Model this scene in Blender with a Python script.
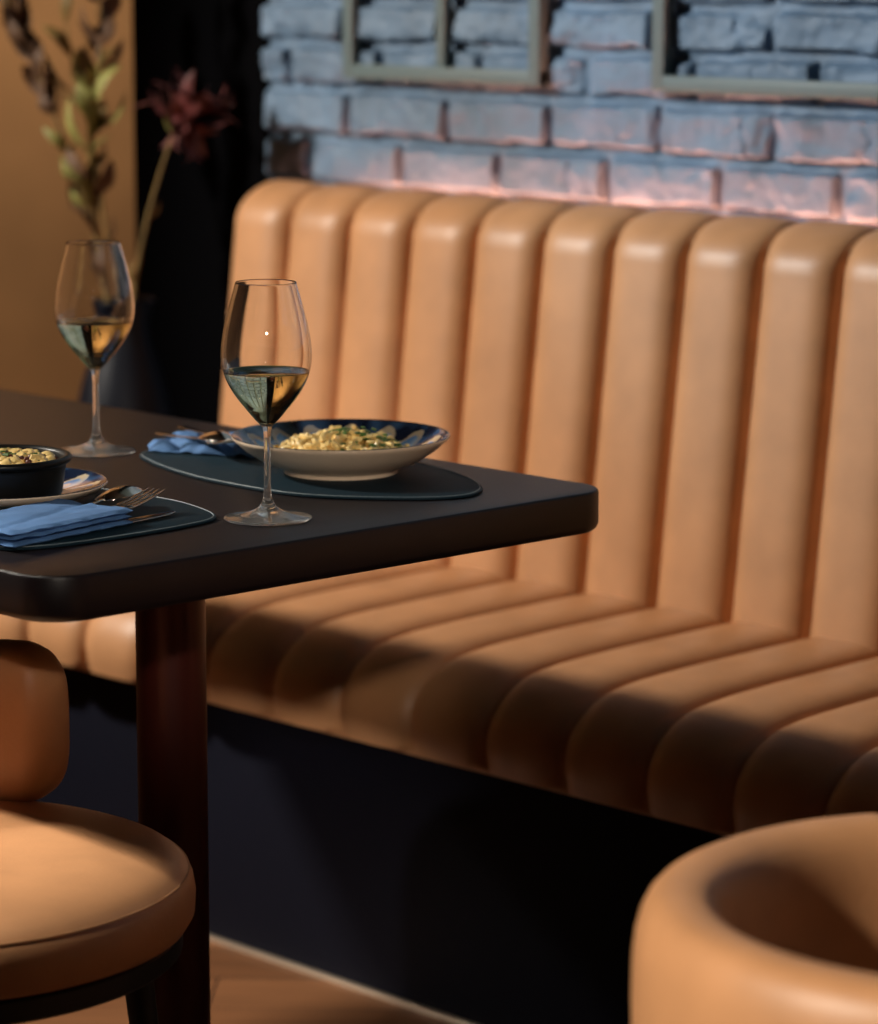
import bpy, bmesh, math, random
from mathutils import Vector, Matrix, noise
PI = math.pi
S = bpy.context.scene
COL = S.collection
for o in list(bpy.data.objects): bpy.data.objects.remove(o)

# ------------------------------------------------------------------ camera
F = 3285.0                                  # focal length in pixels of the 878x1024 frame
v1 = Vector((-3164, 564, -F)).normalized()  # direction of world -X seen from the camera
v2 = Vector((3511, 564, -F)).normalized()
ax = -v1; ay = (v2 - v2.dot(v1)*v1).normalized(); az = ax.cross(ay)
cam_d = bpy.data.cameras.new('camera'); cam = bpy.data.objects.new('camera', cam_d); COL.objects.link(cam)
cam_d.sensor_fit = 'VERTICAL'; cam_d.sensor_height = 36; cam_d.lens = F/1024*36
cam.matrix_world = Matrix(((ax.x, ax.y, ax.z, 0), (ay.x, ay.y, ay.z, 0), (az.x, az.y, az.z, 1.277), (0, 0, 0, 1)))
cam_d.dof.use_dof = True; cam_d.dof.focus_distance = 3.06; cam_d.dof.aperture_fstop = 4.4
cam_d.clip_start = .05
S.camera = cam

# ------------------------------------------------------------------ world, light, exposure
S.view_settings.view_transform = 'Standard'; S.view_settings.look = 'None'
S.view_settings.gamma = 1; S.view_settings.exposure = 0; S.view_settings.use_curve_mapping = False
W = bpy.data.worlds.new('world'); S.world = W; W.use_nodes = True
W.node_tree.nodes['Background'].inputs[0].default_value = (.35, .4, .6, 1)
W.node_tree.nodes['Background'].inputs[1].default_value = .006

def lamp(name, kind, loc, to, energy, color, **kw):
    d = bpy.data.lights.new(name, kind); o = bpy.data.objects.new(name, d); COL.objects.link(o)
    d.energy = energy; d.color = color; o.location = loc
    o.rotation_euler = (Vector(to)-Vector(loc)).to_track_quat('-Z', 'Y').to_euler()
    for k, v in kw.items(): setattr(d, k, v)
    return o
WARM = (1, .93, .82)
lamp('key_ceiling_spot', 'SPOT', (-4.6, .92, 2.14), (-2.85, 2.7, .84), 400, WARM, spot_size=math.radians(55), spot_blend=.32, shadow_soft_size=.10)
lamp('floor_fill_spot', 'SPOT', (-5.3, .6, 1.9), (-2.85, 2.33, 0), 140, WARM, spot_size=math.radians(14), spot_blend=.8, shadow_soft_size=.08)  # added lamp, brightens the floor under the table
lamp('seat_down_spot', 'SPOT', (-2.75, .75, 2.6), (-2.42, 1.50, .47), 340, WARM, spot_size=math.radians(17), spot_blend=.6, shadow_soft_size=.10)
lamp('chair_pad_fill_spot', 'SPOT', (-1.8, -2.2, 2.17), (-2.74, 1.64, .53), 270, WARM, spot_size=math.radians(7.5), spot_blend=.5, shadow_soft_size=.06)  # added narrow fill for the left chair's back pad
lamp('table_fill_spot', 'SPOT', (.5, -.25, 2.0), (-2.48, 2.03, .83), 190, (1, .88, .74), spot_size=math.radians(10.5), spot_blend=.5, shadow_soft_size=.06)  # added fill for the bowl and tableware
lamp('chair_fill_spot', 'SPOT', (-2.1, -1.1, 2.5), (-1.33, 1.7, .50), 640, (1, .90, .76), spot_size=math.radians(17), spot_blend=.6, shadow_soft_size=.12)  # added fill for the outside of the foreground chair
lamp('wall_washer_spot', 'SPOT', (-4.2, 1.3, 2.0), (-2.3, 3.2, 1.3), 72, (.36, .70, 1.0), spot_size=math.radians(40), spot_blend=.5, shadow_soft_size=.02)
lamp('wine_glow_fill_spot', 'SPOT', (-3.0, 1.7, 1.75), (-2.9, 3.2, 2.35), 60, (1, .80, .50), spot_size=math.radians(70), spot_blend=.4, shadow_soft_size=.1)  # added: lights the unseen upper wall so the wine glows gold
lamp('wine_edge_fill_spot', 'SPOT', (-2.5, 1.2, 2.0), (-.6, 3.2, 1.5), 200, (.85, .85, .8), spot_size=math.radians(60), spot_blend=.4, shadow_soft_size=.05)  # added: lights unseen bricks that refract into the wine's edge
lamp('wine_side_fill_spot', 'SPOT', (-4.7, 1.6, 2.5), (-5.6, 1.9, 1.2), 110, (1, .80, .52), spot_size=math.radians(95), spot_blend=1, shadow_soft_size=.2)  # added: warms the unseen plaster that the wine refracts
lamp('corridor_spot', 'SPOT', (-4.7, 3.6, 2.5), (-5.6, 4.3, 1.3), 150, (1, .80, .60), spot_size=math.radians(110), spot_blend=1, shadow_soft_size=.2)

# ------------------------------------------------------------------ helpers
def tag(o, label=None, cat=None, group=None, kind=None):
    if label: o['label'] = label
    if cat: o['category'] = cat
    if group: o['group'] = group
    if kind: o['kind'] = kind
    return o
def thing(name, loc, label, cat, group=None, rz=0):
    o = bpy.data.objects.new(name, None); COL.objects.link(o); o.location = loc; o.rotation_euler = (0, 0, rz)
    o.empty_display_size = .05
    return tag(o, label, cat, group)
def mesh(name, V, Fc, m, parent=None, smooth=True, loc=(0, 0, 0), subd=0, bevel=0, bseg=3, sharp=40):
    me = bpy.data.meshes.new(name); me.from_pydata([tuple(v) for v in V], [], Fc); me.update()
    bm = bmesh.new(); bm.from_mesh(me); bmesh.ops.recalc_face_normals(bm, faces=bm.faces)
    if bevel:
        es = [e for e in bm.edges if len(e.link_faces) == 2 and e.calc_face_angle(0) > math.radians(30)]
        bmesh.ops.bevel(bm, geom=es, offset=bevel, segments=bseg, profile=.5, affect='EDGES', clamp_overlap=True)
    bm.to_mesh(me); bm.free()
    if smooth:
        me.shade_smooth(); me.set_sharp_from_angle(angle=math.radians(sharp))
    o = bpy.data.objects.new(name, me); COL.objects.link(o); o.location = loc
    if m: me.materials.append(m)
    if parent: o.parent = parent
    if subd:
        s = o.modifiers.new('s', 'SUBSURF'); s.levels = subd; s.render_levels = subd
    return o
def box(V, Fc, c, s, R=None):
    n = len(V)
    for dx in (-1, 1):
        for dy in (-1, 1):
            for dz in (-1, 1):
                p = Vector((dx*s[0]/2, dy*s[1]/2, dz*s[2]/2))
                if R: p = R @ p
                V.append(p+Vector(c))
    for f in ((0, 1, 3, 2), (4, 6, 7, 5), (0, 4, 5, 1), (2, 3, 7, 6), (0, 2, 6, 4), (1, 5, 7, 3)): Fc.append(tuple(n+i for i in f))
def boxo(name, lo, hi, m, parent=None, bevel=0, smooth=True):
    V = []; Fc = []; box(V, Fc, [(a+b)/2 for a, b in zip(lo, hi)], [b-a for a, b in zip(lo, hi)])
    return mesh(name, V, Fc, m, parent, smooth=smooth, bevel=bevel)
def lathe(prof, n=64, close=False, c=(0, 0)):
    """prof: list of (r,z); r==0 ends become poles. close: profile is a closed loop."""
    V = []; Fc = []; rows = []
    for r, z in prof:
        if r < 1e-7: rows.append([len(V)]*n); V.append((c[0], c[1], z))
        else:
            rows.append(list(range(len(V), len(V)+n)))
            for k in range(n):
                a = 2*PI*k/n; V.append((c[0]+r*math.cos(a), c[1]+r*math.sin(a), z))
    m = len(rows); rg = range(m) if close else range(m-1)
    for i in rg:
        A = rows[i]; B = rows[(i+1) % m]
        for k in range(n):
            q = [A[k], A[(k+1) % n], B[(k+1) % n], B[k]]; u = []
            for x in q:
                if x not in u: u.append(x)
            if len(u) > 2: Fc.append(tuple(u))
    return V, Fc
def tube(pts, rad, n=10, V=None, Fc=None):
    V = [] if V is None else V; Fc = [] if Fc is None else Fc
    pts = [Vector(p) for p in pts]; rad = rad if isinstance(rad, (list, tuple)) else [rad]*len(pts)
    up = Vector((.13, .21, .97)); rows = []
    for i, p in enumerate(pts):
        t = (pts[min(i+1, len(pts)-1)]-pts[max(i-1, 0)]).normalized()
        if abs(t.dot(up)) > .97: up = Vector((1, .1, 0))
        a = t.cross(up).normalized(); b = t.cross(a)
        rows.append([len(V)+k for k in range(n)])
        for k in range(n):
            w = 2*PI*k/n; V.append(p+(a*math.cos(w)+b*math.sin(w))*rad[i])
    for i in range(len(rows)-1):
        for k in range(n): Fc.append((rows[i][k], rows[i][(k+1) % n], rows[i+1][(k+1) % n], rows[i+1][k]))
    Fc.append(tuple(rows[0])); Fc.append(tuple(reversed(rows[-1])))
    return V, Fc
def spline(P, per=8, closed=False):
    P = [Vector(p) for p in P]; n = len(P); out = []
    for i in (range(n) if closed else range(n-1)):
        g = lambda j: P[j % n] if closed else P[max(0, min(n-1, j))]
        a, b, c, d = g(i-1), g(i), g(i+1), g(i+2)
        for k in range(per):
            t = k/per
            out.append(.5*((2*b)+(c-a)*t+(2*a-5*b+4*c-d)*t*t+(3*b-a-3*c+d)*t**3))
    if not closed: out.append(P[-1])
    return out
def prism(poly, z0, z1, V=None, Fc=None):
    V = [] if V is None else V; Fc = [] if Fc is None else Fc; n = len(V); k = len(poly)
    for z in (z0, z1):
        for p in poly: V.append(Vector((p[0], p[1], z)))
    Fc.append(tuple(n+i for i in reversed(range(k)))); Fc.append(tuple(n+k+i for i in range(k)))
    for i in range(k): j = (i+1) % k; Fc.append((n+i, n+j, n+k+j, n+k+i))
    return V, Fc
def layered(poly, levels):
    """stack of inset outlines: levels = [(inset, z)]; outline inset along its own normals."""
    k = len(poly); V = []; Fc = []
    P = [Vector((p[0], p[1])) for p in poly]; N = []
    for i in range(k):
        t = (P[(i+1) % k]-P[i-1]).normalized(); N.append(Vector((t.y, -t.x)))
    area = sum(P[i].x*P[(i+1) % k].y-P[(i+1) % k].x*P[i].y for i in range(k))
    if area < 0: N = [-x for x in N]
    for ins, z in levels:
        for p, nn in zip(P, N): q = p-nn*ins; V.append((q.x, q.y, z))
    for L in range(len(levels)-1):
        for i in range(k): j = (i+1) % k; Fc.append((L*k+i, L*k+j, (L+1)*k+j, (L+1)*k+i))
    Fc.append(tuple(reversed(range(k)))); Fc.append(tuple((len(levels)-1)*k+i for i in range(k)))
    return V, Fc
def rrect(x0, x1, y0, y1, r, n=10):
    out = []
    for cx, cy, a0 in ((x1-r, y1-r, 0), (x0+r, y1-r, 90), (x0+r, y0+r, 180), (x1-r, y0+r, 270)):
        for k in range(n+1):
            a = math.radians(a0+90*k/n); out.append((cx+r*math.cos(a), cy+r*math.sin(a)))
    return out

# ------------------------------------------------------------------ materials
def mat(name, color, rough=.5, metal=0, spec=.5, var=0, vscale=8, bump=0, bscale=200, bdist=.001, attr=None, coat=0, color2=None, **kw):
    m = bpy.data.materials.new(name); m.use_nodes = True; nt = m.node_tree; b = nt.nodes['Principled BSDF']
    N = nt.nodes.new; L = nt.links.new
    b.inputs['Base Color'].default_value = (*color, 1); b.inputs['Roughness'].default_value = rough
    b.inputs['Metallic'].default_value = metal; b.inputs['Specular IOR Level'].default_value = spec
    b.inputs['Coat Weight'].default_value = coat
    for k, v in kw.items(): b.inputs[k.replace('_', ' ')].default_value = v
    tc = N('ShaderNodeTexCoord')
    if attr:
        a = N('ShaderNodeVertexColor'); a.layer_name = attr; L(a.outputs[0], b.inputs['Base Color'])
    elif var:
        n = N('ShaderNodeTexNoise'); n.inputs['Scale'].default_value = vscale; n.inputs['Detail'].default_value = 5
        L(tc.outputs['Object'], n.inputs['Vector'])
        r = N('ShaderNodeValToRGB'); L(n.outputs[0], r.inputs[0]); r.color_ramp.elements[0].position = .3; r.color_ramp.elements[1].position = .7
        c2 = color2 or tuple(c*(1+var) for c in color)
        r.color_ramp.elements[0].color = (*[c*(1-var) for c in color], 1) if not color2 else (*color, 1)
        r.color_ramp.elements[1].color = (*c2, 1)
        L(r.outputs[0], b.inputs['Base Color'])
    if bump:
        n = N('ShaderNodeTexNoise'); n.inputs['Scale'].default_value = bscale; n.inputs['Detail'].default_value = 4
        L(tc.outputs['Object'], n.inputs['Vector'])
        u = N('ShaderNodeBump'); u.inputs['Strength'].default_value = bump; u.inputs['Distance'].default_value = bdist
        L(n.outputs[0], u.inputs['Height']); L(u.outputs[0], b.inputs['Normal'])
    return m
M = {}
M['leather'] = mat('tan_leather', (.53, .257, .115), .47, spec=.5, var=.10, vscale=14, bump=.35, bscale=240, bdist=.0008)
M['table'] = mat('dark_stained_wood', (.008, .0045, .0055), .42, spec=.36, var=.15, vscale=30, bump=.15, bscale=300, bdist=.0004)
M['column'] = mat('dark_metal_red_glow', (.060, .010, .007), .36, metal=.3)  # dark metal with its red reflections put into the base colour
M['black_metal'] = mat('black_metal', (.01, .01, .011), .45)
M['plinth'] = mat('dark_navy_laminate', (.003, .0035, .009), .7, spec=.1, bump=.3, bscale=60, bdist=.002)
M['trim'] = mat('brushed_metal_trim', (.62, .50, .38), .3, metal=.7)
M['brick'] = mat('painted_blue_grey_brick', (.105, .165, .245), .62, var=.28, vscale=11, bump=.6, bscale=70, bdist=.003)
M['wall_shade'] = mat('wall_shade_black', (.001, .001, .0015), .9, spec=.03)  # shade at the unlit end of the brick wall, put into colour
M['plaster'] = mat('ochre_plaster', (.42, .235, .105), .75, var=.16, vscale=2.2, bump=.3, bscale=18, bdist=.004)
M['ceil'] = mat('dark_ceiling_paint', (.04, .04, .045), .8)
M['frame'] = mat('grey_green_painted_wood', (.095, .135, .14), .5, bump=.2, bscale=80)
M['mat'] = mat('dark_teal_leather', (.005, .019, .030), .6, spec=.16, bump=.8, bscale=900, bdist=.0006)
M['matrim'] = mat('grey_edge_stitching', (.16, .20, .22), .5)
M['napkin'] = mat('blue_linen', (.085, .20, .43), .85, var=.12, vscale=30, bump=.7, bscale=900, bdist=.0006)
M['steel'] = mat('polished_steel', (.72, .66, .58), .16, metal=1)
M['clay'] = mat('cream_stoneware', (.86, .66, .48), .38, var=.06, vscale=20, coat=.3)
M['glaze'] = mat('painted_glaze', (1, 1, 1), .14, attr='Col', coat=.6)
M['castiron'] = mat('matt_black_ceramic', (.006, .006, .006), .4, spec=.3, bump=.2, bscale=150)
M['pasta'] = mat('creamy_pasta', (.86, .62, .24), .35, var=.2, vscale=60, coat=.3)
M['herb'] = mat('chopped_green_herb', (.06, .13, .02), .5, var=.3, vscale=100)
M['crumb'] = mat('dark_crumbs', (.10, .022, .012), .5, var=.5, vscale=120)
M['vase'] = mat('midnight_blue_glazed_ceramic', (.002, .003, .008), .5, spec=.2)
M['stem'] = mat('dry_stem', (.20, .12, .03), .7, var=.3, vscale=30)
M['leafg'] = mat('olive_leaf', (.22, .20, .05), .6, var=.25, vscale=20)
M['leafb'] = mat('brown_dry_leaf', (.10, .045, .018), .7, var=.3, vscale=20)
M['pale'] = mat('pale_seed_husk', (.42, .33, .17), .7)
M['petal'] = mat('dusky_red_petal', (.12, .028, .026), .6, var=.35, vscale=25)
g = mat('clear_glass', (1, 1, 1), 0, Transmission_Weight=1.0, IOR=1.5); M['glass'] = g
M['stemglass'] = mat('clear_glass_milky_glow', (1, .97, .94), 0, Transmission_Weight=.95, IOR=1.5)  # milky share stands in for light gathered inside stem and foot
w = mat('white_wine', (1, .92, .55), 0, Transmission_Weight=1.0, IOR=1.34); M['wine'] = w
m = bpy.data.materials.new('warm_led'); m.use_nodes = True; b = m.node_tree.nodes['Principled BSDF']
b.inputs['Emission Color'].default_value = (1, .40, .24, 1); b.inputs['Emission Strength'].default_value = 105; M['led'] = m
# wooden floor: herringbone-like diagonal boards
m = bpy.data.materials.new('oak_boards'); m.use_nodes = True; nt = m.node_tree; b = nt.nodes['Principled BSDF']; N = nt.nodes.new; L = nt.links.new
tc = N('ShaderNodeTexCoord'); mp = N('ShaderNodeMapping'); mp.inputs['Rotation'].default_value = (0, 0, math.radians(-44)); L(tc.outputs['Object'], mp.inputs[0])
br = N('ShaderNodeTexBrick'); br.inputs['Scale'].default_value = 1; br.inputs['Brick Width'].default_value = .9; br.inputs['Row Height'].default_value = .12
br.inputs['Mortar Size'].default_value = .0015; br.inputs['Color1'].default_value = (.34, .14, .055, 1); br.inputs['Color2'].default_value = (.24, .095, .036, 1); br.inputs['Mortar'].default_value = (.03, .012, .006, 1)
L(mp.outputs[0], br.inputs[0]); mp2 = N('ShaderNodeMapping'); mp2.inputs['Scale'].default_value = (3, 60, 1); L(mp.outputs[0], mp2.inputs[0])
ns = N('ShaderNodeTexNoise'); ns.inputs['Scale'].default_value = 1; ns.inputs['Detail'].default_value = 6; L(mp2.outputs[0], ns.inputs[0])
mx = N('ShaderNodeMix'); mx.data_type = 'RGBA'; mx.blend_type = 'MULTIPLY'; mx.inputs[0].default_value = .6
L(br.outputs[0], mx.inputs[6]); L(ns.outputs[0], mx.inputs[7]); L(mx.outputs[2], b.inputs['Base Color']); b.inputs['Roughness'].default_value = .45; M['floor'] = m
m = mat('plain_painted_brickwork', (.15, .20, .26), .65, bump=.5, bscale=9, bdist=.01); M['brick_plain'] = m

# ------------------------------------------------------------------ the room
def struct(o): o['kind'] = 'structure'; return o
struct(boxo('floor', (-7, -3, -.06), (1.5, 7, 0), M['floor']))
struct(boxo('ceiling', (-7, -3, 2.75), (1.5, 7, 2.85), M['ceil']))
struct(boxo('wall_left', (-5.72, -3, 0), (-5.6, 7, 2.75), M['plaster']))

# brick wall: a relief of single bricks where it shows
ZR = [.726, .796, .866, .936, 1.006, 1.077, 1.141, 1.202, 1.266, 1.331, 1.396, 1.461]
OFF = {3: -3.234, 4: -3.140, 5: -3.073, 6: -2.950}
WX0, WX1, WY = -3.73, -1.2, 3.2
rnd = random.Random(4)
bricks = {}
def brick_h(x, z):
    wob = .0045*noise.noise(Vector((x*9, z*9, 1.3)))+.002*noise.noise(Vector((x*40, z*40, 5)))
    wob2 = .0045*noise.noise(Vector((x*11, z*8, 7.7)))+.002*noise.noise(Vector((x*42, z*40, 9)))
    zz = z+wob; xx = x+wob2
    for r in range(len(ZR)-1):
        if zz < ZR[r+1]: break
    z0, z1 = ZR[r], ZR[r+1]
    off = OFF.get(r, -3.25+(.1 if r % 2 else 0)+.013*((r*7) % 3-1))
    k = math.floor((xx-off)/.2); key = (r, k)
    if key not in bricks:
        q = random.Random(r*1000+k); bricks[key] = (q.uniform(-.004, .004), q.uniform(-.05, .05), q.uniform(-.09, .05), q.uniform(.0, 1), q.uniform(-.004, .004), q.uniform(-.004, .004))
    h0, tx, tz, hf, jl, jr = bricks[key]
    x0 = off+k*.2+jl; x1 = off+(k+1)*.2
    if r == 6 and k % 2 == 1: pass
    d = min(xx-x0, x1-xx, zz-z0, z1-zz)
    mort = .0050+.0015*noise.noise(Vector((x*25, z*25, 3)))
    t = max(0, min(1, (d-mort)/.006)); t = t*t*(3-2*t)
    chip = noise.noise(Vector((x*22, z*30, key[0]*3.1+key[1])))
    c = max(0, chip-.28)*.016 if d < .022 else max(0, chip-.45)*.01
    face = .015+h0+tx*(xx-(x0+x1)/2)*.5+tz*(zz-(z0+z1)/2)+.0040*noise.noise(Vector((x*16, z*22, 2)))+.0022*noise.noise(Vector((x*60, z*70, 8)))-c
    crack = abs((xx-x0)/.2-hf-.15*noise.noise(Vector((z*30, key[1], 2))))
    if hf > .55 and crack < .012: face -= .004
    return t*face+.001*noise.noise(Vector((x*50, z*50, 4)))
V = []; Fc = []; st = .0042
nx = int((WX1-WX0)/st); z_lo, z_hi = .86, 1.44; nz = int((z_hi-z_lo)/st)
for j in range(nz+1):
    z = z_lo+(z_hi-z_lo)*j/nz
    for i in range(nx+1):
        x = WX0+(WX1-WX0)*i/nx; V.append((x, WY-.004-brick_h(x, z), z))
for j in range(nz):
    for i in range(nx): a = j*(nx+1)+i; Fc.append((a, a+1, a+nx+2, a+nx+1))
n = len(V)
box(V, Fc, ((WX1+1.5)/2, WY+.13, 1.375), (1.5-WX1, .29, 2.75))
box(V, Fc, ((WX0+WX1)/2, WY+.15, 1.375), (WX1-WX0, .29, 2.75))       # body of the wall behind the bricks
box(V, Fc, ((WX0+WX1)/2, WY+.0, z_lo/2), (WX1-WX0, .02, z_lo)); box(V, Fc, ((WX0+WX1)/2, WY+.0, (z_hi+2.75)/2), (WX1-WX0, .02, 2.75-z_hi))
me = bpy.data.meshes.new('wall_back'); me.from_pydata([tuple(v) for v in V], [], Fc); me.update(); me.shade_smooth(); me.set_sharp_from_angle(angle=math.radians(50))
o = bpy.data.objects.new('wall_back', me); COL.objects.link(o); me.materials.append(M['brick']); struct(o)
struct(boxo('wall_end_in_shade', (-4.05, WY-.012, 0), (WX0, WY+.295, 2.75), M['wall_shade'], bevel=.004))  # black block in place of the brick wall's shaded end

# ------------------------------------------------------------------ frames hung on the brick wall
def wall_frame(x0, x1, mids, label):
    t = thing('wall_frame', ((x0+x1)/2, 3.175, 1.093), label, 'frame', 'open wooden frames on the brick wall')
    cx = (x0+x1)/2; w = .021; H = .62
    V = []; Fc = []
    box(V, Fc, (0, 0, w/2), (x1-x0, .018, w)); box(V, Fc, (0, 0, H-w/2), (x1-x0, .018, w))
    f = mesh('frame_rail', V, Fc, M['frame'], t, bevel=.0015)
    for s in (x0-cx+w/2, x1-cx-w/2):
        V = []; Fc = []; box(V, Fc, (s, 0, H/2), (w, .0185, H-.0002)); mesh('frame_stile', V, Fc, M['frame'], t, bevel=.0015)
    for q in mids:
        V = []; Fc = []; box(V, Fc, (q-cx, 0, H/2), (w*.85, .016, H-2*w+.002)); mesh('mullion', V, Fc, M['frame'], t, bevel=.0015)
    for s in (x0-cx+.03, x1-cx-.03):
        V = []; Fc = []; box(V, Fc, (s, .012, H-.012), (.014, .012, .014)); mesh('hanger', V, Fc, M['black_metal'], t)
wall_frame(-3.536, -3.140, [-3.335], 'grey-green open wooden frame with a centre bar, above the left part of the bench')
wall_frame(-2.934, -2.33, [], 'wide grey-green open frame without a centre bar, hung above the right part of the bench')

# ------------------------------------------------------------------ the channelled bench
PITCH = .125; GX = -2.5-PITCH*9     # a groove sits at GX
def channel(x):
    s = abs(((x-GX)/PITCH) % 1*2-1); s = 1-s
    s = abs(2*(((x-GX)/PITCH) % 1)-1)
    return (max(0, 1-(min(1, s/.955))**3.6))**.6
def xs(x0, x1, n=22):
    out = {round(x0, 5), round(x1, 5)}
    k0 = math.floor((x0-GX)/PITCH)-1
    for k in range(k0, k0+60):
        for i in range(n):
            u = .5-.5*math.cos(PI*i/n); x = GX+PITCH*(k+u)
            if x0 < x < x1: out.add(round(x, 5))
    for i in range(1, 12):
        for s, e in ((1, x0), (-1, x1)): out.add(round(e+s*.05*(1-math.cos(PI/2*i/12)), 5))
    return sorted(out)
def resample(P, step):
    P = [Vector((p[0], p[1])) for p in P]; out = [P[0]]
    for a, b in zip(P, P[1:]):
        n = max(1, int((b-a).length/step))
        for i in range(1, n+1): out.append(a.lerp(b, i/n))
    return out
def channelled(name, prof, puff, x0, x1, m, parent, org, endr=.03):
    """prof: outline in (y,z); padded along its outward normals by the channel shape."""
    k = len(prof); Nn = []
    for i in range(k):
        t = (prof[min(i+1, k-1)]-prof[max(i-1, 0)]).normalized(); Nn.append(Vector((-t.y, t.x)))
    X = xs(x0, x1); V = []; Fc = []
    for x in X:
        c = channel(x)
        e = min(x-x0, x1-x); sh = 0
        if e < endr: sh = endr*(1-math.sqrt(max(0, 1-(1-e/endr)**2)))
        c = c if e > endr*.5 else c*(e/(endr*.5))**.5
        for i, (p, nn) in enumerate(zip(prof, Nn)):
            q = p+nn*(puff[i]*c-sh*(1 if puff[i] > 0 else .3)); V.append((x-org[0], q.x-org[1], q.y-org[2]))
    for a in range(len(X)-1):
        for i in range(k-1): Fc.append((a*k+i, a*k+i+1, (a+1)*k+i+1, (a+1)*k+i))
        Fc.append((a*k+k-1, a*k, (a+1)*k, (a+1)*k+k-1))
    Fc.append(tuple(range(k))); Fc.append(tuple(reversed(range((len(X)-1)*k, len(X)*k))))
    return mesh(name, V, Fc, m, parent, sharp=62)
BX0, BX1 = -3.628, .2
org = ((BX0+BX1)/2, 2.9, 0)
bench = thing('banquette_bench', org, 'long tan leather banquette with a channel-tufted back, standing along the brick wall', 'bench')
# backrest: from inside the seat up the leaning face, over the rounded top, down the back
P = [(2.985, .40), (2.992, .47), (3.040, .885)]
for i in range(1, 9): a = PI-i*PI/2/8; P.append((3.040+.055+.055*math.cos(a), .885+.055*math.sin(a)))
P += [(3.115, .941)]
for i in range(1, 5): a = PI/2-i*PI/2/4; P.append((3.115+.02*math.cos(a), .921+.02*math.sin(a)))
P += [(3.135, .40)]
P = resample(P, .012); puff = [.0 if (q.x > 3.125 or (q.y < .41)) else .024*min(1, (3.135-q.x)/.03)*(1-.62*max(0, min(1, (q.y-.90)/.036))) for q in P]
channelled('backrest', P, puff, BX0, BX1, M['leather'], bench, org)
# seat
P = [(2.575, .338), (2.568, .37)]
P += [(2.570, .392), (2.578, .408), (2.592, .422), (2.612, .434), (2.64, .442), (2.70, .447), (2.82, .450), (3.02, .452)]
P = [Vector((p[0], p[1])) for p in spline([(a, b, 0) for a, b in P], 5)]
P = [Vector((q.x, q.y)) for q in P]+[Vector((3.02, .338))]
P = resample(P, .012); puff = [0 if (q.x > 3.0 or (q.y < .345)) else .017 for q in P]
channelled('seat', P, puff, BX0, BX1, M['leather'], bench, org)
def bpart(name, lo, hi, m, bev=.002):
    V = []; Fc = []; box(V, Fc, [(a+b)/2-c for a, b, c in zip(lo, hi, org)], [b-a for a, b in zip(lo, hi)])
    return mesh(name, V, Fc, m, bench, bevel=bev)
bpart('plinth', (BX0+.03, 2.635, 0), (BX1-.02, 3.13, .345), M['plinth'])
tr = bpart('kick_strip', (BX0+.03, 2.625, 0), (BX1-.02, 2.6349, .006), M['trim'], .001); tr['label'] = 'brushed metal strip along the foot of the plinth'
# light strip in the gap behind the backrest
V = []; Fc = []; box(V, Fc, (-2.20, 3.152, .862), (2.62, .010, .008)); o = mesh('led_strip', V, Fc, M['led'])
tag(o, 'thin pinkish light strip glowing in the gap between the bench back and the bricks', 'light strip')
V = []; Fc = []; box(V, Fc, (0, 0, 0), (2.64, .022, .010)); o2 = mesh('mounting_channel', V, Fc, M['black_metal'], o, loc=(-2.20, 3.155, .8530))

# ------------------------------------------------------------------ the dining table
TX0, TX1, TY0, TY1, TZ = -3.46, -2.206, 1.638, 2.338, .75
table = thing('dining_table', ((TX0+TX1)/2, 1.985, 0), 'dark brown-black dining table with rounded corners on round posts, laid for two', 'table')
poly = [(x-(TX0+TX1)/2, y-1.985) for x, y in rrect(TX0, TX1, TY0, TY1, .045, 12)]
lv = [(.012, .708), (.006, .7085), (.002, .7115), (0, .716)]+[(0, .746), (.0006, .7483), (.002, .7496), (.004, .75)]
V, Fc = layered(poly, lv); mesh('tabletop', V, Fc, M['table'], table, sharp=30)
for cx in (.359, -.359):
    V, Fc = lathe([(0, .013), (.0345, .013), (.0345, .7085), (0, .7085)], 48); mesh('post', V, Fc, M['column'], table, loc=(cx, 0, 0))
    V, Fc = lathe([(0, 0), (.22, 0), (.222, .004), (.216, .010), (.05, .014), (0, .014)], 64); mesh('base_plate', V, Fc, M['black_metal'], table, loc=(cx, 0, 0))

# ------------------------------------------------------------------ placemats
def placemat(pts, label):
    c = Vector((sum(p[0] for p in pts)/len(pts), sum(p[1] for p in pts)/len(pts), 0))
    poly = [(q.x-c.x, q.y-c.y) for q in spline([(p[0], p[1], 0) for p in pts], 8, True)]
    t = thing('placemat', (c.x, c.y, TZ), label, 'placemat', 'dark leather placemats')
    V, Fc = layered(poly, [(.001, .0003), (0, .001), (0, .0024), (.0012, .003)]); mesh('leather_sheet', V, Fc, M['mat'], t, sharp=50)
    P = [(p[0]*.985, p[1]*.985, .003) for p in poly]; V, Fc = tube(P+[P[0]], .0007, 6); o = mesh('edge_stitching', V, Fc, M['matrim'], t); o['label'] = 'pale grey edge line'
placemat([(-2.65, 2.10), (-2.57, 2.076), (-2.49, 2.066), (-2.38, 2.074), (-2.298, 2.13), (-2.266, 2.18), (-2.278, 2.22), (-2.32, 2.254), (-2.39, 2.283), (-2.5, 2.30), (-2.62, 2.30), (-2.70, 2.27), (-2.725, 2.2), (-2.70, 2.13)],
         'dark teal pebble-shaped leather placemat under the wide cream bowl')
placemat([(-2.341, 1.935), (-2.323, 1.89), (-2.318, 1.80), (-2.326, 1.72), (-2.352, 1.687), (-2.40, 1.674), (-2.5, 1.672), (-2.62, 1.685), (-2.70, 1.735), (-2.725, 1.83), (-2.68, 1.92), (-2.54, 1.956), (-2.454, 1.964), (-2.395, 1.957)],
         'dark teal pebble-shaped leather placemat under the plate with the black bowl')

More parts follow.
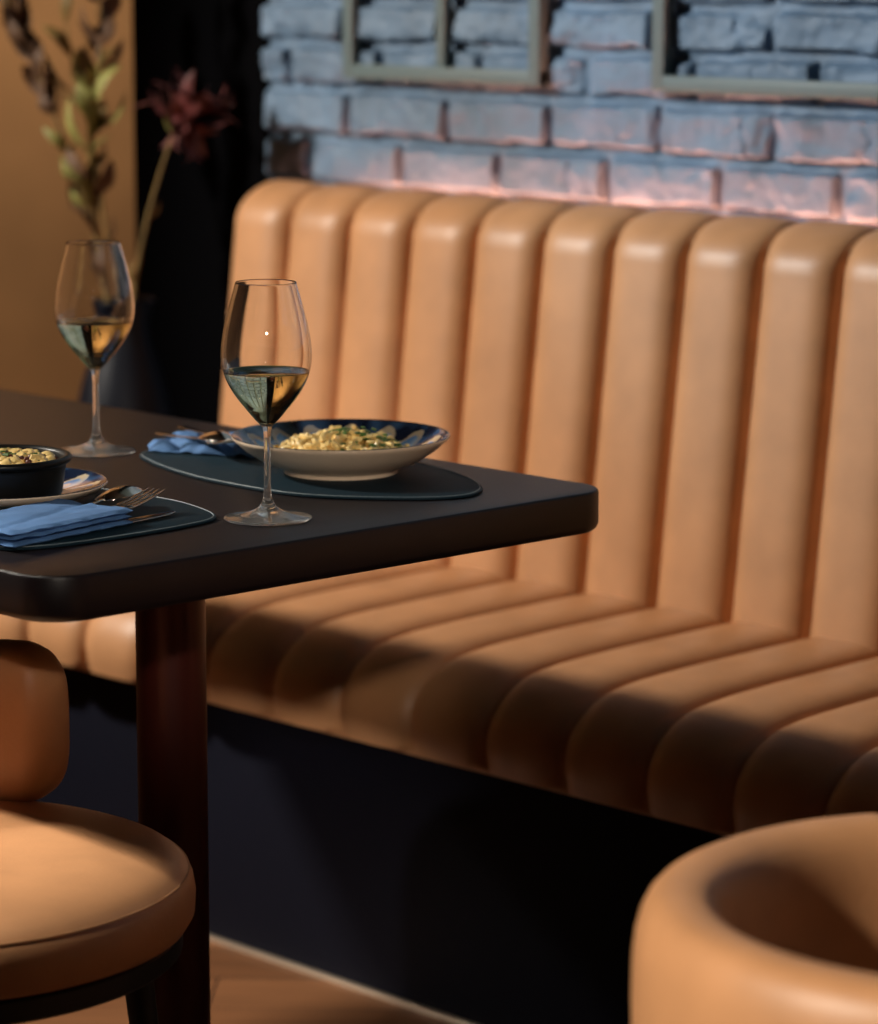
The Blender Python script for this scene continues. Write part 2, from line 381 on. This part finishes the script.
# ------------------------------------------------------------------ wine glasses
def build_glass():
    t = thing('wine_glass', (0, 0, 0), '', 'glass', 'stemmed glasses of white wine')
    out = [(0, .0885), (.0055, .089), (.0115, .0945), (.0185, .1030), (.0262, .1125), (.0330, .1225), (.0385, .1335), (.0415, .1440), (.0424, .1540), (.0418, .1650), (.0398, .1780), (.0368, .1910), (.0335, .2040), (.0302, .2155), (.0285, .2222)]
    so = spline([(r, z, 0) for r, z in out], 5)
    prof = [(max(0, q.x), q.y) for q in so]
    inn = []
    k = len(prof)
    for i in range(k):
        r, z = prof[i]
        a = Vector(prof[max(i-1, 0)]); b_ = Vector(prof[min(i+1, k-1)]); tt = (b_-a).normalized()
        n_ = Vector((-tt.y, tt.x)); th = .00095 if z > .11 else .0018
        q = Vector((r, z))+n_*th
        if q.x > 1e-4 and q.y > .0915: inn.append((q.x, q.y))
    inn[-1] = (inn[-1][0], prof[-1][1])
    inner = [(0, .0917)]+inn
    loop = prof+[(prof[-1][0]-.0003, prof[-1][1]+.0005), (inner[-1][0]+.0002, inner[-1][1]+.0005)]+inner[::-1]
    V, Fc = lathe(loop, 96); o = mesh('bowl', V, Fc, M['glass'], t, sharp=60)
    sp = [(0, .0008), (.030, .0008), (.0405, .0004), (.0413, .0012), (.0405, .0024), (.033, .0038), (.022, .0058), (.013, .0090), (.0075, .0135), (.0048, .0190), (.0036, .0280), (.0031, .0450), (.0030, .0650), (.0034, .0800), (.0048, .0868), (.0060, .0895), (0, .0890)]
    q = [(0, .0008), (.030, .0008), (.0405, .0004)]+[(a.x, a.y) for a in spline([(r, z, 0) for r, z in sp[3:-1]], 5)]+[(0, .0893)]
    V, Fc = lathe(q, 72); mesh('stem_and_foot', V, Fc, M['stemglass'], t, sharp=50)
    lvl = .1395
    wp = [(0, .0914)]+[(r+.00025, z-.0001) for r, z in inn if z < lvl-.001]
    rr = wp[-1][0]; last = [(r, z) for r, z in inn if z >= lvl-.001][0]
    wp += [(last[0]+.0002, lvl+.0004), (last[0]-.0006, lvl), (last[0]-.002, lvl-.0003), (0, lvl-.0003)]
    V, Fc = lathe(wp, 96); o = mesh('wine', V, Fc, M['wine'], t, sharp=60); o['label'] = 'pale golden white wine'
    return t
def copy_tree(o, parent=None):
    c = o.copy(); COL.objects.link(c)
    if parent: c.parent = parent
    for ch in list(o.children): copy_tree(ch, c)
    return c
g1 = build_glass(); g1.location = (-2.308, 1.970, TZ); g1['label'] = 'nearer wine glass, half full of white wine, standing at the table end'
g2 = copy_tree(g1); g2.location = (-2.749, 2.109, TZ); g2.rotation_euler.z = 1; g2['label'] = 'second glass of white wine, farther back to the left of the blue crumpled napkin'

# ------------------------------------------------------------------ crockery
def paint(o, fn):
    me = o.data; a = me.color_attributes.new('Col', 'FLOAT_COLOR', 'POINT')
    for i, v in enumerate(me.vertices): a.data[i].color = (*fn(v.co), 1)
def lerp3(a, b, t): return tuple(x+(y-x)*t for x, y in zip(a, b))
NAVY = (.010, .018, .045); BLUE = (.13, .31, .64); PALE = (.42, .56, .76); CREAM = (.62, .50, .34); RIMC = (.05, .045, .04)
def scallop(r0, r1, rr, count, rim):
    """r in [r0,r1] is the painted band of arches."""
    def fn(co):
        r = math.hypot(co.x, co.y); a = math.atan2(co.y, co.x)
        u = ((a*count/(2*PI)) % 1-.5)*2; v = (r-r0)/(r1-r0)
        nz = noise.noise(Vector((co.x*60, co.y*60, 1.7))); nf = noise.noise(Vector((co.x*230, co.y*230, 3)))
        if r > rim: return lerp3(RIMC, NAVY, .5+.5*nz)
        e = math.sqrt((u*1.12)**2+max(0, v)**2)+.05*nf
        e2 = math.sqrt((u*2.3)**2+(max(0, v)/.5)**2)+.08*nf
        if v < -.02: return lerp3(NAVY, BLUE, .25+.4*nz)
        if abs(e-.86) < .085: return lerp3(CREAM, PALE, max(0, nz))
        if abs(e2-.8) < .16: return lerp3(CREAM, PALE, .4)
        if e < .86: return lerp3(BLUE, PALE, max(0, min(1, .35+1.4*nz)))
        return lerp3(NAVY, BLUE, max(0, .12+.5*nz))
    return fn
# wide bowl of pasta
BC = (-2.4563, 2.1946, TZ+.0033)
bowl = thing('pasta_bowl', BC, 'wide cream bowl with a blue scalloped inside, heaped with pasta, on the far placemat', 'bowl')
outp = [(0, .002), (.050, .002), (.053, 0), (.0565, 0), (.057, .004), (.066, .0085), (.082, .0165), (.095, .026), (.1025, .0335), (.1068, .0375), (.1085, .0405), (.1083, .0418)]
V, Fc = lathe([(a.x, a.y) for a in spline([(r, z, 0) for r, z in outp[4:]], 4)] if 0 else outp, 96); mesh('bowl_body', V, Fc, M['clay'], bowl, sharp=50)
inp = [(.1084, .0417), (.1074, .0424), (.1045, .0405), (.099, .0350), (.088, .0262), (.074, .0185), (.058, .0125), (.035, .0095), (0, .0085)]
ii = [(a.x, a.y) for a in spline([(r, z, 0) for r, z in inp], 9)]
V, Fc = lathe(ii, 420); o = mesh('painted_inside', V, Fc, M['glaze'], bowl, sharp=60); paint(o, scallop(.062, .1035, 0, 15, .1055)); o['label'] = 'blue glaze with cream arches and a dark rim'
# pasta, herbs
def bits(seed, cx, cy, R, z0, h, count, mk):
    r = random.Random(seed); V = []; Fc = []
    for i in range(count):
        a = r.uniform(0, 2*PI); d = R*math.sqrt(r.random()); x = d*math.cos(a); y = d*math.sin(a)
        hh = h*(1-(d/R)**2)*(1+.35*noise.noise(Vector((x*45, y*45, seed))))
        z = z0+hh*r.uniform(.55, 1.0)
        mk(r, Vector((x, y, z)), V, Fc)
    return [Vector((v[0]+cx, v[1]+cy, v[2])) for v in V], Fc
def macaroni(L0, rad):
    def mk(r, p, V, Fc):
        d = Vector((r.gauss(0, 1), r.gauss(0, 1), r.gauss(0, .55))).normalized(); s = d.cross(Vector((r.random(), r.random(), 1))).normalized()
        L1 = L0*r.uniform(.6, 1.2); pts = [p+d*L1*t+s*L1*.35*(1-4*t*t) for t in (-.5, -.25, 0, .25, .5)]
        q = rad*r.uniform(.7, 1.15); tube(pts, [q*.75, q, q, q, q*.75], 7, V, Fc)
    return mk
def flake(sz):
    def mk(r, p, V, Fc):
        R3 = Matrix.Rotation(r.uniform(0, 6.28), 3, 'Z') @ Matrix.Rotation(r.uniform(-.8, .8), 3, 'X'); s = sz*r.uniform(.5, 1.3)
        box(V, Fc, p+Vector((0, 0, .003)), (s, s*r.uniform(.4, .9), s*.22), R3)
    return mk
def chunk(sz):
    def mk(r, p, V, Fc):
        n0 = len(V); bm = bmesh.new(); bmesh.ops.create_icosphere(bm, subdivisions=2, radius=sz*r.uniform(.6, 1.2)); k = r.uniform(0, 50)
        for v in bm.verts: c = v.co*(1+.35*noise.noise(v.co*160+Vector((k, 0, 0)))); V.append(c+p)
        for f in bm.faces: Fc.append(tuple(n0+v.index for v in f.verts))
        bm.free()
    return mk
V, Fc = lathe([(0, .034), (.02, .0335), (.045, .030), (.066, .0225), (.074, .0168), (.05, .0110), (0, .009)], 48)
for i in range(len(V)):
    v = Vector(V[i]); V[i] = (v.x, v.y, v.z+.003*noise.noise(v*70))
mesh('sauce_bed', V, Fc, M['pasta'], bowl)
V, Fc = bits(3, 0, 0, .072, .018, .026, 430, macaroni(.016, .0031)); o = mesh('pasta', V, Fc, M['pasta'], bowl); o['kind'] = 'stuff'
V, Fc = bits(5, .008, .006, .056, .0225, .025, 170, flake(.0062)); o = mesh('herbs', V, Fc, M['herb'], bowl, smooth=False); tag(o, 'chopped green herbs', kind='stuff')
# plate, black bowl
PC = (-2.545, 1.836, TZ+.0033)
plate = thing('patterned_plate', PC, 'shallow blue and cream patterned plate under the small black bowl', 'plate')
V, Fc = lathe([(0, .0015), (.055, .0015), (.057, 0), (.061, 0), (.063, .003), (.082, .0075), (.096, .0125), (.1015, .0165), (.1025, .0180), (.1020, .0192)], 96); mesh('plate_body', V, Fc, M['clay'], plate, sharp=50)
ip = [(.1021, .0190), (.1012, .0196), (.098, .0180), (.090, .0135), (.075, .0092), (.06, .0068), (.03, .0060), (0, .0060)]
V, Fc = lathe([(a.x, a.y) for a in spline([(r, z, 0) for r, z in ip], 9)], 420); o = mesh('painted_inside', V, Fc, M['glaze'], plate, sharp=60); paint(o, scallop(.058, .099, 0, 15, .1003)); o['label'] = 'blue glaze with cream scallops'
KC = (-2.5284, 1.8232, TZ+.0033+.0061)
pot = thing('small_bowl', KC, 'small round matt black bowl of yellow vegetables standing on the patterned plate', 'bowl')
op = [(0, .0005), (.052, .0005), (.057, .003), (.0595, .010), (.0625, .030), (.0640, .0385), (.0672, .0400), (.0690, .0430), (.0685, .0462), (.0655, .0478), (.0625, .0465), (.0605, .042), (.058, .020), (.054, .007), (0, .005)]
V, Fc = lathe([(a.x, a.y) for a in spline([(r, z, 0) for r, z in op[1:-1]], 4)]+[(0, .005)], 72)
Vb, Fb = lathe([(0, .0005)]+[(max(a.x, .001), a.y) for a in spline([(r, z, 0) for r, z in op[1:-1]], 4)]+[(0, .005)], 72); mesh('bowl_body', Vb, Fb, M['castiron'], pot, sharp=60)
V, Fc = lathe([(0, .040), (.03, .0395), (.050, .037), (.0588, .032), (.057, .015), (0, .006)], 40); mesh('filling', V, Fc, M['pasta'], pot)
V, Fc = bits(8, 0, 0, .054, .0375, .008, 130, chunk(.0072)); o = mesh('vegetable_pieces', V, Fc, M['pasta'], pot); o['kind'] = 'stuff'
V, Fc = bits(9, 0, 0, .055, .0405, .009, 80, chunk(.0026)); o = mesh('dark_crumbs', V, Fc, M['crumb'], pot); tag(o, 'dark red-brown crumbs', kind='stuff')
V, Fc = bits(10, -.005, 0, .05, .0395, .009, 60, flake(.006)); o = mesh('herbs', V, Fc, M['herb'], pot, smooth=False); tag(o, 'chopped green herbs', kind='stuff')

# ------------------------------------------------------------------ napkins
def folded_napkin():
    t = thing('napkin', (-2.392, 1.775, TZ+.0033), 'neatly folded blue linen napkin wrapped round the cutlery beside the black bowl', 'napkin', 'blue linen napkins')
    R = Matrix.Rotation(math.radians(10), 4, 'Z')
    for li, (w, l, z0, th, dy) in enumerate(((.100, .158, 0, .0045, -.014), (.098, .154, .0043, .0040, -.013), (.095, .162, .0082, .0055, -.014))):
        nx, ny = 26, 40; V = []; Fc = []
        for side in (1, 0):
            for j in range(ny+1):
                for i in range(nx+1):
                    u = i/nx*2-1; v = j/ny*2-1
                    e = (1-max(0, abs(u)-.86)/.14*0) 
                    ru = math.sqrt(max(0, 1-max(0, (abs(u)-.9)/.1)**2)); rv = math.sqrt(max(0, 1-max(0, (abs(v)-.95)/.05)**2))
                    wob = .0022*noise.noise(Vector((u*2, v*3, li*4)))+.0007*noise.noise(Vector((u*9, v*12, li)))
                    fold = -.0022*math.exp(-((u*.9+v*.35-.15)/.07)**2) if li == 2 else 0
                    z = z0+th/2+(th/2*ru*rv*(1 if side else -1))+(wob+fold+.002)*(1 if li else .2)
                    x = u*w/2+.002*noise.noise(Vector((v*4, li, 0))); y = v*l/2+dy+.003*noise.noise(Vector((u*3, li, 9)))
                    V.append(R @ Vector((x, y, max(z, .0002))))
        N0 = (nx+1)*(ny+1)
        for s in (0, N0):
            for j in range(ny):
                for i in range(nx): a = s+j*(nx+1)+i; Fc.append((a, a+1, a+nx+2, a+nx+1))
        b = [i for i in range(nx+1)]+[(j*(nx+1)+nx) for j in range(1, ny+1)]+[ny*(nx+1)+i for i in range(nx-1, -1, -1)]+[j*(nx+1) for j in range(ny-1, 0, -1)]
        for i in range(len(b)): p, q = b[i], b[(i+1) % len(b)]; Fc.append((p, q, q+N0, p+N0))
        mesh('cloth_layer', V, Fc, M['napkin'], t, sharp=70)
folded_napkin()
# crumpled one by the pasta bowl
nx, ny = 60, 46; V = []; Fc = []
for j in range(ny+1):
    for i in range(nx+1):
        u = i/nx*2-1; v = j/ny*2-1
        ridge = abs(math.sin(u*4.2+v*1.6+1.3*noise.noise(Vector((u*1.4, v*1.4, 2)))))**.7
        h = (.003+.011*ridge*(.65+.35*math.cos(v*1.5)))*(1-max(abs(u), abs(v))**6*.85)
        h += .003*noise.noise(Vector((u*5, v*5, 1)))
        x = u*.070*(1-.12*v*v)+.006*noise.noise(Vector((v*2, 3, 0))); y = v*.052*(1+.2*u)+.006*noise.noise(Vector((u*2, 0, 5)))
        V.append((x, y, max(.0006, h)))
for j in range(ny):
    for i in range(nx): a = j*(nx+1)+i; Fc.append((a, a+1, a+nx+2, a+nx+1))
o = mesh('napkin', V, Fc, M['napkin'], None, loc=(-2.668, 2.205, TZ+.0033), sharp=80); o.rotation_euler.z = math.radians(35)
s = o.modifiers.new('t', 'SOLIDIFY'); s.thickness = .0008; s.offset = 1
tag(o, 'crumpled blue linen napkin at the left end of the far placemat', 'napkin', 'blue linen napkins')

# ------------------------------------------------------------------ cutlery (built along +Y from the handle end)
def sweep_strip(pts, wid, th, V, Fc):
    """flat bar: pts (x,y,z) centre line, half widths, thickness"""
    n0 = len(V)
    for p, w_ in zip(pts, wid):
        for dx, dz in ((-w_, -th/2), (w_, -th/2), (w_, th/2), (-w_, th/2)): V.append(Vector((p[0]+dx, p[1], p[2]+dz)))
    k = len(pts)
    for i in range(k-1):
        for c in range(4): Fc.append((n0+i*4+c, n0+i*4+(c+1) % 4, n0+i*4+4+(c+1) % 4, n0+i*4+4+c))
    Fc.append((n0, n0+1, n0+2, n0+3)); Fc.append((n0+4*k-1, n0+4*k-2, n0+4*k-3, n0+4*k-4))
HP = [(0, 0, 0), (0, .01, 0), (0, .05, .001), (0, .10, .003), (0, .13, .004)]
def spoon():
    t = thing('spoon', (0, 0, 0), '', 'spoon', 'steel spoons')
    V = []; Fc = []; sweep_strip(HP, [.005, .0062, .0045, .0026, .0024], .0018, V, Fc); mesh('handle', V, Fc, M['steel'], t, bevel=.0006)
    V = []; Fc = []; nu, nv = 20, 28; N0 = 0                       # bowl turned face down
    for side in (0, 1):
        for j in range(nv+1):
            a = j/nv; y = .127+.062*a; w_ = .0195*math.sin(PI*min(1, a**.8*.985+.012))**.55
            for i in range(nu+1):
                u = i/nu*2-1; d = (1-u*u)*math.sin(PI*min(1, a*.96+.02))**.8
                V.append((u*w_, y, .0035+.0075*d-(.0009 if side else 0)))
    N0 = (nu+1)*(nv+1)
    for s in (0, N0):
        for j in range(nv):
            for i in range(nu): a = s+j*(nu+1)+i; Fc.append((a, a+1, a+nu+2, a+nu+1))
    b = [i for i in range(nu+1)]+[(j*(nu+1)+nu) for j in range(1, nv+1)]+[nv*(nu+1)+i for i in range(nu-1, -1, -1)]+[j*(nu+1) for j in range(nv-1, 0, -1)]
    for i in range(len(b)): p, q = b[i], b[(i+1) % len(b)]; Fc.append((p, q, q+N0, p+N0))
    mesh('spoon_bowl', V, Fc, M['steel'], t, sharp=50)
    return t
def fork():
    t = thing('fork', (0, 0, 0), '', 'fork', 'steel forks')
    V = []; Fc = []; sweep_strip(HP, [.005, .0062, .0045, .0026, .0026], .0018, V, Fc); mesh('handle', V, Fc, M['steel'], t, bevel=.0006)
    V = []; Fc = []; sweep_strip([(0, .128, .004), (0, .135, .0032), (0, .142, .0028), (0, .150, .0030)], [.0026, .008, .0112, .0116], .0016, V, Fc); mesh('fork_neck', V, Fc, M['steel'], t, bevel=.0005)
    for k in range(4):
        x = (k-1.5)*.0062; V = []; Fc = []
        sweep_strip([(x, .149, .0030), (x, .165, .0045), (x, .182, .0080), (x, .196, .0115)], [.0016, .0015, .0013, .0005], .0016, V, Fc); mesh('tine', V, Fc, M['steel'], t, bevel=.0004)
    return t
def knife():
    t = thing('knife', (0, 0, 0), 'table knife with a dark flat blade poking out of the folded napkin', 'knife')
    V = []; Fc = []; sweep_strip([(0, 0, .0015), (0, .05, .002), (0, .10, .002)], [.0055, .006, .0045], .003, V, Fc); mesh('handle', V, Fc, M['steel'], t, bevel=.001)
    V, Fc = prism([(-.0045, .098), (.0045, .098), (.0085, .115), (.0095, .17), (.0075, .195), (.002, .208), (-.003, .210), (-.0045, .17)], .0012, .0026); mesh('blade', V, Fc, M['steel'], t, bevel=.0003)
    return t
s1 = spoon(); s1.location = (-2.376, 1.744, TZ+.0095); s1.rotation_euler = (.03, -.12, math.radians(20)); s1['label'] = 'steel spoon lying face down across the folded blue napkin'
f1 = fork(); f1.location = (-2.358, 1.722, TZ+.0085); f1.rotation_euler = (.02, 0, math.radians(13)); f1['label'] = 'steel fork with four tines poking out of the folded blue napkin, beside the spoon'
k1 = knife(); k1.location = (-2.345, 1.705, TZ+.0037); k1.rotation_euler = (0, 0, math.radians(8))
s2 = copy_tree(s1); s2.location = (-2.762, 2.235, TZ+.013); s2.rotation_euler = (.04, 0, math.radians(-115)); s2['label'] = 'steel spoon half hidden in the crumpled blue napkin by the wide bowl'
f2 = copy_tree(f1); f2.location = (-2.745, 2.190, TZ+.0125); f2.rotation_euler = (.04, 0, math.radians(-104)); f2['label'] = 'steel fork half hidden in the crumpled blue napkin by the wide bowl'

# ------------------------------------------------------------------ low tub chairs
def build_chair():
    t = thing('tub_chair', (0, 0, 0), '', 'chair', 'low round tub chairs in tan leather')
    V, Fc = lathe([(0, .487), (.08, .4865), (.15, .4850), (.19, .4825), (.212, .4790), (.226, .4735), (.2345, .4665), (.2390, .4580), (.2412, .445), (.240, .428), (.234, .418), (.222, .413), (0, .413)], 96)
    s = mesh('seat_cushion', V, Fc, M['leather'], t, sharp=60)
    V, Fc = tube([(.2348*math.cos(a), .2348*math.sin(a), .4655) for a in [2*PI*k/96 for k in range(97)]], .0014, 6); mesh('piping', V, Fc, M['leather'], s)
    V, Fc = lathe([(0, .392), (.226, .392), (.229, .395), (.229, .412), (.226, .414), (0, .414)], 80); mesh('seat_ring', V, Fc, M['black_metal'], t, sharp=30)
    # band: thick upholstered wrap, open towards +X
    TH = math.radians(101); Ro, Ri, z0, z1 = .250, .182, .4760, .632; hr = (z1-z0)/2; zc = (z1+z0)/2
    V = []; Fc = []; na, nc = 90, 28
    for i in range(na+1):
        # finer steps near the rounded ends
        u = -1+2*i/na; u = math.sin(u*PI/2)
        a = PI+TH*u; e = (1-abs(u))*TH*.22
        er = .045
        sc = 1 if e > er else math.sqrt(max(0, 1-(1-e/er)**2))
        sc2 = 1 if e > .028 else math.sqrt(max(0, 1-(1-e/.028)**2))
        hh = (hr-er)+er*sc if sc < 1 else hr
        hh = max(hh, .002); tt = (Ro-Ri)/2*(.15+.85*sc2)
        for k in range(nc):
            w_ = 2*PI*k/nc; c, s_ = math.cos(w_), math.sin(w_)
            px = math.copysign(abs(c)**.72, c)*tt; pz = math.copysign(abs(s_)**.6, s_)*hh
            r = (Ro+Ri)/2+px
            V.append((r*math.cos(a), r*math.sin(a), zc+pz))
    for i in range(na):
        for k in range(nc): Fc.append((i*nc+k, i*nc+(k+1) % nc, (i+1)*nc+(k+1) % nc, (i+1)*nc+k))
    Fc.append(tuple(range(nc))); Fc.append(tuple(reversed(range(na*nc, na*nc+nc))))
    mesh('backrest', V, Fc, M['leather'], t, sharp=80)
    for k in range(4):
        a = math.radians(22.5+90*k)
        V, Fc = tube([(.185*math.cos(a), .185*math.sin(a), .393), (.225*math.cos(a), .225*math.sin(a), .004)], [.014, .010], 16); l_ = mesh('leg', V, Fc, M['black_metal'], t)
        V, Fc = lathe([(0, 0), (.011, 0), (.011, .006), (0, .006)], 16); mesh('foot_cap', V, Fc, M['black_metal'], l_, loc=(.2253*math.cos(a), .2253*math.sin(a), 0))
    return t
c1 = build_chair(); c1.location = (-2.367, 1.615, 0); c1.rotation_euler.z = math.radians(29.3)
c1['label'] = 'low round tan leather tub chair tucked halfway under the corner of the table'
c2 = copy_tree(c1); c2.location = (-1.3273, 1.7893, 0); c2.rotation_euler.z = math.radians(61)
c2['label'] = 'blurred tan leather tub chair in the foreground, its curved back towards the viewer'

# ------------------------------------------------------------------ floor vase with dried stems
VX, VY = -3.84, 3.00
bowl.scale = (1.02, 1.02, .91); pot.scale = (1, 1, .90)
vase = thing('floor_vase', (VX, VY, 0), 'tall dark blue glazed floor vase behind the table, at the end of the bench', 'vase')
vp = [(0, .001), (.06, .001), (.068, .01), (.078, .15), (.088, .35), (.086, .50), (.068, .62), (.044, .70), (.040, .735), (.047, .76), (.043, .762), (.036, .735), (.038, .70), (.05, .60), (.05, .4)]
V, Fc = lathe([(0, .001)]+[(max(a.x, .001), a.y) for a in spline([(r, z, 0) for r, z in vp[1:-1]], 5)]+[(0, .55)], 56); mesh('vase_body', V, Fc, M['vase'], vase, sharp=60)
V, Fc = tube([(.0445*math.cos(a), .0445*math.sin(a), .761) for a in [2*PI*k/48 for k in range(49)]], .0035, 8); mesh('rim', V, Fc, M['vase'], vase)
cs, sn = .688, .725                                           # sideways direction in plan
def at(side, back, z): return Vector((VX+side*cs-back*sn, VY+side*sn*.55+back*cs*.3, z))
def blade(V, Fc, p, d, L_, w_, r):
    d = d.normalized(); s = d.cross(Vector((r.gauss(0, 1), r.gauss(0, 1), r.gauss(0, 1)))).normalized(); n_ = d.cross(s)
    n0 = len(V); K = 7
    for i in range(K):
        t = i/(K-1); ww = w_*math.sin(PI*min(1, .06+t*.94))**.8; c = p+d*L_*t+n_*L_*.18*math.sin(t*PI)
        V += [c-s*ww, c+n_*.25*ww+n_*.0006, c+s*ww, c-n_*.0006]
    for i in range(K-1):
        for c in range(4): Fc.append((n0+i*4+c, n0+i*4+(c+1) % 4, n0+i*4+4+(c+1) % 4, n0+i*4+4+c))
    Fc.append((n0, n0+3, n0+2, n0+1)); Fc.append((n0+4*K-4, n0+4*K-3, n0+4*K-2, n0+4*K-1))
def stalk(name, pts, rad, label, cat, leaves, seed):
    """leaves: list of (t0,t1,count,len,width,material,partname,spread)"""
    P = spline(pts, 10); base = P[0]; r = random.Random(seed)
    t = thing(name, base, label, cat, 'dried stems in the floor vase')
    k = len(P); Q = [p-base for p in P]
    V, Fc = tube(Q, [rad*(1-.6*i/k) for i in range(k)], 8); mesh('stem', V, Fc, M['stem'], t)
    for (t0, t1, cnt, L_, w_, m_, pn, spr) in leaves:
        for q in range(cnt):
            tt = t0+(t1-t0)*(q+.5)/cnt; i = min(k-2, int(tt*(k-1))); d = (Q[i+1]-Q[i]).normalized()
            side = Vector((cs, sn, 0))*(1 if q % 2 else -1)*spr+Vector((r.gauss(0, .2), r.gauss(0, .2), r.gauss(0, .2)))*spr
            V = []; Fc = []; blade(V, Fc, Q[i], d+side, L_*r.uniform(.75, 1.2), w_*r.uniform(.8, 1.2), r); mesh(pn, V, Fc, M[m_], t)
    return t
z0 = .70
stalk('dried_grass_stem', [at(-.005, 0, z0), at(-.055, 0, .86), at(-.105, 0, .98), at(-.150, 0, 1.07), at(-.195, 0, 1.16), at(-.235, 0, 1.26)], .0035,
      'dried stem leaning farthest left out of the vase, brown husks and pale tip', 'dried stem',
      [(.50, .86, 26, .050, .012, 'leafb', 'seed_husk', .35), (.84, 1.0, 8, .06, .014, 'pale', 'tip_husk', .2), (.25, .42, 5, .045, .008, 'leafg', 'leaf', .6)], 1)
stalk('leafy_dried_stem', [at(-.010, .0, z0), at(-.045, .0, .84), at(-.062, .0, .96), at(-.048, .0, 1.05), at(-.035, 0, 1.16), at(-.045, 0, 1.28)], .0035,
      'upright dried stem with olive leaves in the middle of the floor vase', 'dried stem',
      [(.10, .40, 10, .06, .015, 'leafb', 'dry_leaf', .5), (.30, .68, 12, .075, .017, 'leafg', 'leaf', .6), (.66, .97, 10, .06, .014, 'leafb', 'dry_leaf', .6)], 2)
stalk('brown_dried_stem', [at(0, .0, z0), at(-.03, .0, .85), at(-.055, .0, .99), at(-.095, .0, 1.12), at(-.125, .0, 1.28)], .003,
      'thin brown dried stem rising left of centre from the floor vase', 'dried stem', [(.45, .95, 10, .055, .011, 'stem', 'dry_leaf', .5)], 3)
fl = stalk('dried_flower', [at(.008, -.01, z0), at(.022, -.01, .80), at(.060, -.01, .92), at(.105, -.01, 1.02)], .0045,
           'single dried flower with a dusky red head, leaning right out of the floor vase', 'dried flower', [(.2, .7, 2, .04, .007, 'stem', 'dry_leaf', .4)], 4)
hd = at(.122, -.01, 1.035)-at(.008, -.01, z0); r = random.Random(6)
for q in range(34):
    d = Vector((r.gauss(.25*cs, .8), r.gauss(.25*sn*.5, .5), r.gauss(.25, .6))).normalized(); V = []; Fc = []
    blade(V, Fc, hd, d, r.uniform(.055, .09), .011, r); mesh('petal', V, Fc, M['petal'], fl)
for q in range(4):
    V = []; Fc = []; blade(V, Fc, hd-Vector((.01, .006, .03)), Vector((r.uniform(-.5, .5), r.uniform(-.3, .3), 1)), .05, .008, r); mesh('sepal', V, Fc, M['leafg'], fl)
